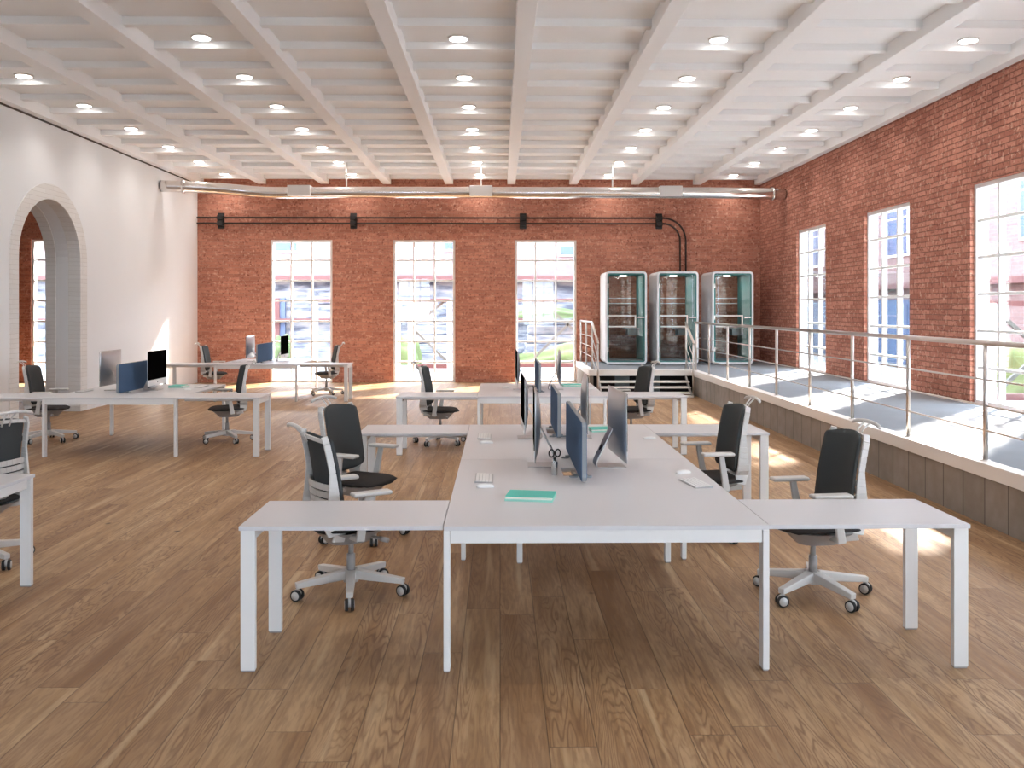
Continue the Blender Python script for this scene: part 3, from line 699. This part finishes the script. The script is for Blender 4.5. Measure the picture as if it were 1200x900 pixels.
# ------------------------------------------------------------------ phone booths
def booth(x0, label):
    W, D, H = .965, 1.1, 2.16; y0 = 20.52; r = empty('phone_booth', (x0, y0, PZ)); tag(r, label, 'phone booth', 'phone booths on the walkway')
    def rr(hw0, hw1, z0, z1, rad, n=6):
        p = []
        for cx, cz, a0 in ((hw1-rad, z1-rad, 0), (hw0+rad, z1-rad, 90), (hw0+rad, z0+rad, 180), (hw1-rad, z0+rad, 270)):
            for k in range(n+1): a = R(a0+90*k/n); p.append((cx+rad*math.cos(a), cz+rad*math.sin(a)))
        return p
    def ring(o, i, ya, yb_, mt, nm):
        m = MB(); n = len(o)
        for k in range(n):
            k2 = (k+1) % n
            m.hexa([(o[k][0], ya, o[k][1]), (o[k2][0], ya, o[k2][1]), (i[k2][0], ya, i[k2][1]), (i[k][0], ya, i[k][1])],
                   [(o[k][0], yb_, o[k][1]), (o[k2][0], yb_, o[k2][1]), (i[k2][0], yb_, i[k2][1]), (i[k][0], yb_, i[k][1])])
        return m.build(nm, mt, r)
    O = rr(0, W, .012, H, .09); I = rr(.045, W-.045, .057, H-.045, .05); I2 = rr(.10, W-.10, .10, H-.09, .03)
    ring(O, I, 0, D, M['booth'], 'shell')
    L1 = rr(.0455, W-.0455, .0575, H-.0455, .05); ring(L1, rr(.085, W-.085, .085, H-.085, .03), .03, D-.02, M['tealf'], 'felt_lining')
    d = MB(); d.box(.075, W-.075, .004, .016, .08, H-.075); dr = d.build('glass_door', M['glassb'], r)
    ring(rr(.047, W-.047, .059, H-.047, .048), rr(.073, W-.073, .078, H-.073, .03), .002, .02, M['tealf'], 'door_frame')
    # handle frame across the glass
    m = MB(); zt, zb = 1.13, .88
    for z in (zt, zb): m.box(.075, .70, -.028, -.004, z-.017, z+.017)
    m.box(.675, .71, -.028, -.004, zb-.017, zt+.017); m.build('handle_frame', M['trimw'], r, bevel=.006)
    MB().box(.74, W-.06, -.035, -.004, zt-.055, zt-.02).build('door_handle', M['steelh'], r, bevel=.008)
    for z in (.35, 1.09, 1.82): MB().box(.048, .072, -.012, .0, z-.05, z+.05).build('hinge', M['steelh'], r)
    MB().box(.09, W-.09, D-.035, D-.025, .10, H-.09).build('back_glass', M['glassb'], r)
    MB().box(.52, W-.09, .45, .95, .80, .83).build('shelf', M['bdesk'], r, bevel=.008)
    MB().box(.60, .86, .5, .9, .66, .80).build('socket_box', M['bdesk'], r)
    m = MB()
    for z in (1.42, 1.55): m.box(.1, W-.1, D-.06, D-.04, z-.008, z+.008)
    m.build('rear_bar', M['booth'], r)
    MB().box(.09, W-.09, .03, D-.03, .086, .098).build('booth_floor', M['bdesk'], r)
    MB().tube([(W/2, D*.5, H-.0855), (W/2, D*.5, H-.093)], .09, 20).build('booth_fill_disc', M['lamp'], r)  # added glowing disc, there to brighten the booth interior
    bl = bpy.data.lights.new('booth_fill_light', 'AREA'); bl.shape = 'DISK'; bl.size = .16; bl.energy = BOOTH_FILL; bl.color = (1, .97, .93)  # added fill light for the felt lining and the bricks behind
    bo = bpy.data.objects.new('booth_fill_light', bl); COL.objects.link(bo); bo.parent = r; bo.location = (W/2, D*.5, H-.10)
    for xx in (.12, W-.12):
        for yy in (.12, D-.12): MB().cyl((xx, yy, 0), (xx, yy, .014), .03, n=12).build('foot', M['tyre'], r)
booth(2.44, 'white phone booth with teal lining, leftmost of the three')
booth(3.64, 'white phone booth with teal lining, middle of the three')
booth(4.92, 'white phone booth with teal lining, rightmost, nearest the room corner')

# ------------------------------------------------------------------ duct, conduits
dz, dy = 4.38, 19.7
m = MB(); pts = [(XL+.02, dy-.35, dz+.085), (-6.6, dy-.2, dz+.08), (-6.0, dy-.1, dz+.05), (-5.3, dy, dz), (-4.6, dy, dz-.01)]+[(x, dy, dz) for x in (-3, -1, 1, 3, 5)]+[(5.9, dy+.05, dz-.01), (XR-.02, dy+.12, dz-.01)]
# smooth the path
sm = []
for i in range(len(pts)-1):
    for k in range(4):
        t = k/4; p0 = Vector(pts[max(i-1, 0)]); p1 = Vector(pts[i]); p2 = Vector(pts[i+1]); p3 = Vector(pts[min(i+2, len(pts)-1)])
        sm.append(.5*((2*p1)+(-p0+p2)*t+(2*p0-5*p1+4*p2-p3)*t*t+(-p0+3*p1-3*p2+p3)*t**3))
sm.append(Vector(pts[-1]))
du = empty('air_duct', (0, dy, dz)); tag(du, 'long polished silver air duct hanging below the ceiling before the far brick wall', 'duct')
off = Vector((0, dy, dz))
m = MB(); m.tube([p-off for p in sm], .125, 28); m.build('duct_pipe', M['duct'], du)
for x in (-4.42, -.42, 3.78):
    MB().box(x-.25, x+.25, -.17, .17, -.09, .14).build('junction_box', M['boxm'], du, bevel=.01)
for x in (-3.4, -.42, 2.5): MB().tube([(x, 0, .1), (x, 0, 5.04-dz)], .018, 8).build('hanging_rod', M['legm'], du)
m = MB()
for x in (-6.9, 6.1): m.tube([(x-.03, -.28 if x < 0 else .07, .085 if x < 0 else -.01), (x+.03, -.27 if x < 0 else .075, .085 if x < 0 else -.01)], .145, 28)
m.build('duct_collar', M['duct'], du)
for zz, rad, xe, lab in ((4.02, .55, 4.55, 'upper dark conduit bending down behind the booths'), (3.885, .42, 4.41, 'lower dark conduit running under the upper one and bending down')):
    p = [(XL+.01, 0, 0), (xe-rad, 0, 0)]
    for k in range(1, 9): a = R(90*k/8); p.append((xe-rad+rad*math.sin(a), 0, -rad+rad*math.cos(a)))
    p.append((xe, 0, 2.72-zz))
    o = MB().tube(p, .021, 12).build('wall_conduit', M['pipe']); o.location = (0, YB-.07, zz); tag(o, lab, 'pipe')
for x, lab in ((-6.8, 'leftmost black pipe bracket on the far brick wall'), (-3.58, 'black pipe bracket between the left and middle windows of the far wall'), (.56, 'black pipe bracket above the right window of the far wall'), (3.9, 'rightmost black pipe bracket on the far wall, above the booths')):
    r = empty('pipe_bracket', (x, YB, 3.95)); tag(r, lab, 'bracket', 'pipe brackets on the brick wall')
    MB().box(-.08, .08, -.03, -.002, -.19, .19).build('back_plate', M['clamp'], r, bevel=.006)
    for z in (.07, -.065): MB().box(-.07, .07, -.13, -.028, z-.06, z+.06).build('clamp_block', M['clamp'], r, bevel=.012)

# ------------------------------------------------------------------ ceiling downlights
lampdata = bpy.data.lights.new('downlight_bulb', 'AREA'); lampdata.shape = 'DISK'; lampdata.size = .2; lampdata.energy = LAMP; lampdata.color = (1, .96, .91); lampdata.spread = R(125)
dl = empty('ceiling_downlight')
m = MB(); m.tube([(0, 0, .0), (0, 0, -.02)], [.125, .12], 28); m.build('ring', M['lring'], dl)
MB().tube([(0, 0, -.0205), (0, 0, -.026)], .103, 28).build('lamp_disc', M['lamp'], dl)
COLS = [(-6.6, 'in the leftmost column'), (-3.55, 'in the second column from left'), (-.5, 'in the middle column'), (2.62, 'in the second column from right'), (5.63, 'in the rightmost column')]
ORD = ['first', 'second', 'third', 'fourth', 'fifth', 'sixth', 'seventh']
first = True
for x, cl in COLS:
    for k in range(-3, 7):
        y = 10.6+1.787*k
        vis = k >= (1 if x < -6 else 0)
        if vis:
            c = dl if first else copy_tree(dl); first = False
            c.location = (x, y, ZC); tag(c, 'round downlight, %s from the far wall, %s' % (ORD[6-k], cl), 'ceiling light', 'round downlights in the ceiling')
        else:
            c = copy_tree(dl) if not first else dl
            c.location = (x, y, ZC); tag(c, 'round downlight outside the view, %s overhead row, %s' % (ORD[-k] if k <= 0 else 'nearest', cl), 'ceiling light', 'downlights outside the view')
            first = False
        lo = bpy.data.objects.new('downlight_bulb', lampdata); COL.objects.link(lo); lo.location = (0, 0, -.03); lo.parent = c

# ------------------------------------------------------------------ outside
struct(MB().box(-60, 60, YB+.32, 90, -.3, -.02).build('ground', M['ground']), 'pale ground outside')
struct(MB().box(-60, 60, -60, YN-.3, -.3, -.02).build('ground', M['ground']), 'pale ground outside')
struct(MB().box(XR+.32, 60, YN-.3, YB+.32, -.3, -.02).build('ground', M['ground']), 'pale ground outside')
def xb(u, Y): return (u-586)*Y/1040
bd = empty('brick_building', (0, 33, 0)); tag(bd, 'pale pink brick factory building seen through the far windows', 'building')
MB().box(-22, 10.5, 0, 6, 3.0, 6.6).build('upper_wall', M['pinkb'], bd)
MB().box(-22, 10.5, .3, 6, -.02, 3.0).build('lower_wall', M['strata'], bd)
MB().box(-22, 10.5, -.25, .1, 2.86, 3.02).build('ledge', M['rust'], bd); MB().box(-22, 10.5, -.1, .1, 1.35, 1.45).build('ledge', M['rust'], bd)
for x, z, w_, h_ in ((-8.4, 3.9, .95, .75), (-2.1, 3.95, .9, .8), (2.2, 3.75, .9, .45), (6.5, 3.9, 1, .8), (-15, 3.9, 1, .8)):
    f = MB().box(x, x+w_, -.06, .05, z, z+h_).build('factory_window', M['wframe'], bd)
    MB().box(x+.06, x+w_-.06, -.09, -.05, z+.06, z+h_-.06).build('window_pane', M['bluew'], f)
for x in (-8.5, -4.6, 3.4): 
    f = MB().box(x, x+.3, .1, .32, -.02, 2.2).build('door_post', M['rust'], bd); 
MB().box(-8.25, -8.0, .15, .31, .2, 2.2).build('blue_door', M['bluew'], bd)
for x in (-7.2, -5.9): MB().box(x, x+.9, .2, .31, 2.0, 2.6).build('wall_panel', M['strata'], bd)
# right hand building
rb = empty('side_building', (13, 26, 0)); tag(rb, 'pale brick building with blue doors and windows seen through the right windows', 'building')
MB().box(0, 6, -20, 22, 2.6, 6.2).build('upper_wall', M['pinkb'], rb)
MB().box(.2, 6, -20, 22, -.02, 2.6).build('lower_wall', M['pinkb'], rb)
MB().box(-.15, .1, -20, 22, 2.45, 2.62).build('ledge', M['rust'], rb)
for y0 in (-18, -14, -9.6, -6, -2.4, 2.0, 5.6, 9.4, 14):
    f = MB().box(-.05, .05, y0, y0+2.0, 3.5, 5.4).build('factory_window', M['wframe'], rb)
    for a in range(3):
        for c in range(3): MB().box(-.08, -.04, y0+.08+a*.63, y0+.64+a*.63, 3.58+c*.6, 4.12+c*.6).build('window_pane', M['bluew'], f)
for y0 in (-16, 2.2, 9.3):
    d = MB().box(.08, .2, y0, y0+3.0, .0, 2.1).build('blue_door', M['bluew'], rb)
    for a in range(4): MB().box(.05, .08, y0+.1+a*.73, y0+.7+a*.73, .2, 1.95).build('door_panel', M['bluew'], d)
# trestles
def truss(x0, x1, y, z0, z1, diags, label):
    r = empty('steel_trestle', ((x0+x1)/2, y, 0)); tag(r, label, 'steel frame', 'steel trestles outside'); c = (x0+x1)/2
    for x in (x0, x1): MB().bar((x-c, 0, 0), (x-c, 0, z1), .13, .13).build('post', M['trimw'], r)
    MB().bar((x0-c, 0, z0), (x1-c, 0, z0), .12, .12).build('crossbar', M['rust'], r); MB().bar((x0-c, 0, z1), (x1-c, 0, z1), .1, .1).build('crossbar', M['rust'], r)
    for (a, za, b, zb) in diags: MB().bar((a-c, .08, za), (b-c, .08, zb), .07, .07).build('diagonal_brace', M['truss'], r)
truss(-2.62, -1.48, 26, .12, 2.05, [(-2.58, 1.25, -1.6, 2.05), (-2.58, 1.25, -1.5, .2)], 'steel trestle with diagonal braces behind the middle window')
truss(.45, 3.4, 26, .15, 2.05, [(1.2, 2.05, 2.7, .7), (2.7, 2.05, 1.0, .35)], 'steel trestle with crossed braces behind the window beside the walkway')
truss(-5.6, -3.1, 27, .15, 2.05, [(-3.3, .1, -4.6, 1.9), (-3.0, 2.05, -4.0, .9)], 'steel trestle left of the middle window outside')
truss(9.2, 11.2, 16.5, .15, 1.9, [(9.3, .2, 11.1, 1.8), (9.3, 1.8, 11.1, .2)], 'steel trestle with crossed braces outside the nearest right window')
def mound(x, y, z, sx, sy, sz, mt, label, cat='grass bank', name='grass_bank'):
    bm = bmesh.new(); bmesh.ops.create_icosphere(bm, subdivisions=4, radius=1)
    for v in bm.verts:
        n_ = 1+.12*math.sin(v.co.x*7+x)+.1*math.sin(v.co.y*9+v.co.z*5)+random.uniform(-.03, .03)
        v.co = Vector((v.co.x*sx*n_, v.co.y*sy*n_, max(v.co.z, -.05)*sz*n_))
    for f in bm.faces: f.smooth = True
    me = bpy.data.meshes.new(name); bm.to_mesh(me); bm.free(); me.materials.append(mt)
    o = bpy.data.objects.new(name, me); COL.objects.link(o); o.location = (x, y, z); tag(o, label, cat)
mound(-3.35, 29.2, 0, .75, .5, .95, M['grass'], 'low green bank outside the middle window')
mound(2.6, 28.6, 0, 2.0, .45, .62, M['grass'], 'long low green bank behind the trestle outside the window beside the walkway')
mound(1.9, 30.3, 1.5, 1.6, .25, .32, M['leaf'], 'green hedge on the terrace outside the window beside the walkway', 'hedge', 'hedge')
mound(-.75, 27.2, 0, .5, .5, 1.4, M['leaf'], 'green shrub outside, between the two trestles', 'shrub', 'shrub')
mound(11.4, 19.5, 0, .9, 2.6, 1.0, M['grass'], 'green bank outside the right-hand windows')
mound(-7.3, 30, 0, .35, .35, .9, M['leaf'], 'small shrub outside the left window of the far wall', 'shrub', 'shrub')
for k, (x, z, sx) in enumerate(((-1.8, .0, 2.6), (3.0, 0, 4.4))):
    m = MB()
    for i in range(5): m.box(-sx/2+.06*i, sx/2-.05*i, -.9+.2*i, .8, .31*i-.02, .31*i+.29)
    o = m.build('stone_terrace', M['strata'], bevel=.04); o.location = (x, 31, 0); tag(o, ('stepped pale stone terrace outside the middle window', 'stepped pale stone terrace outside the window beside the walkway')[k], 'terrace')
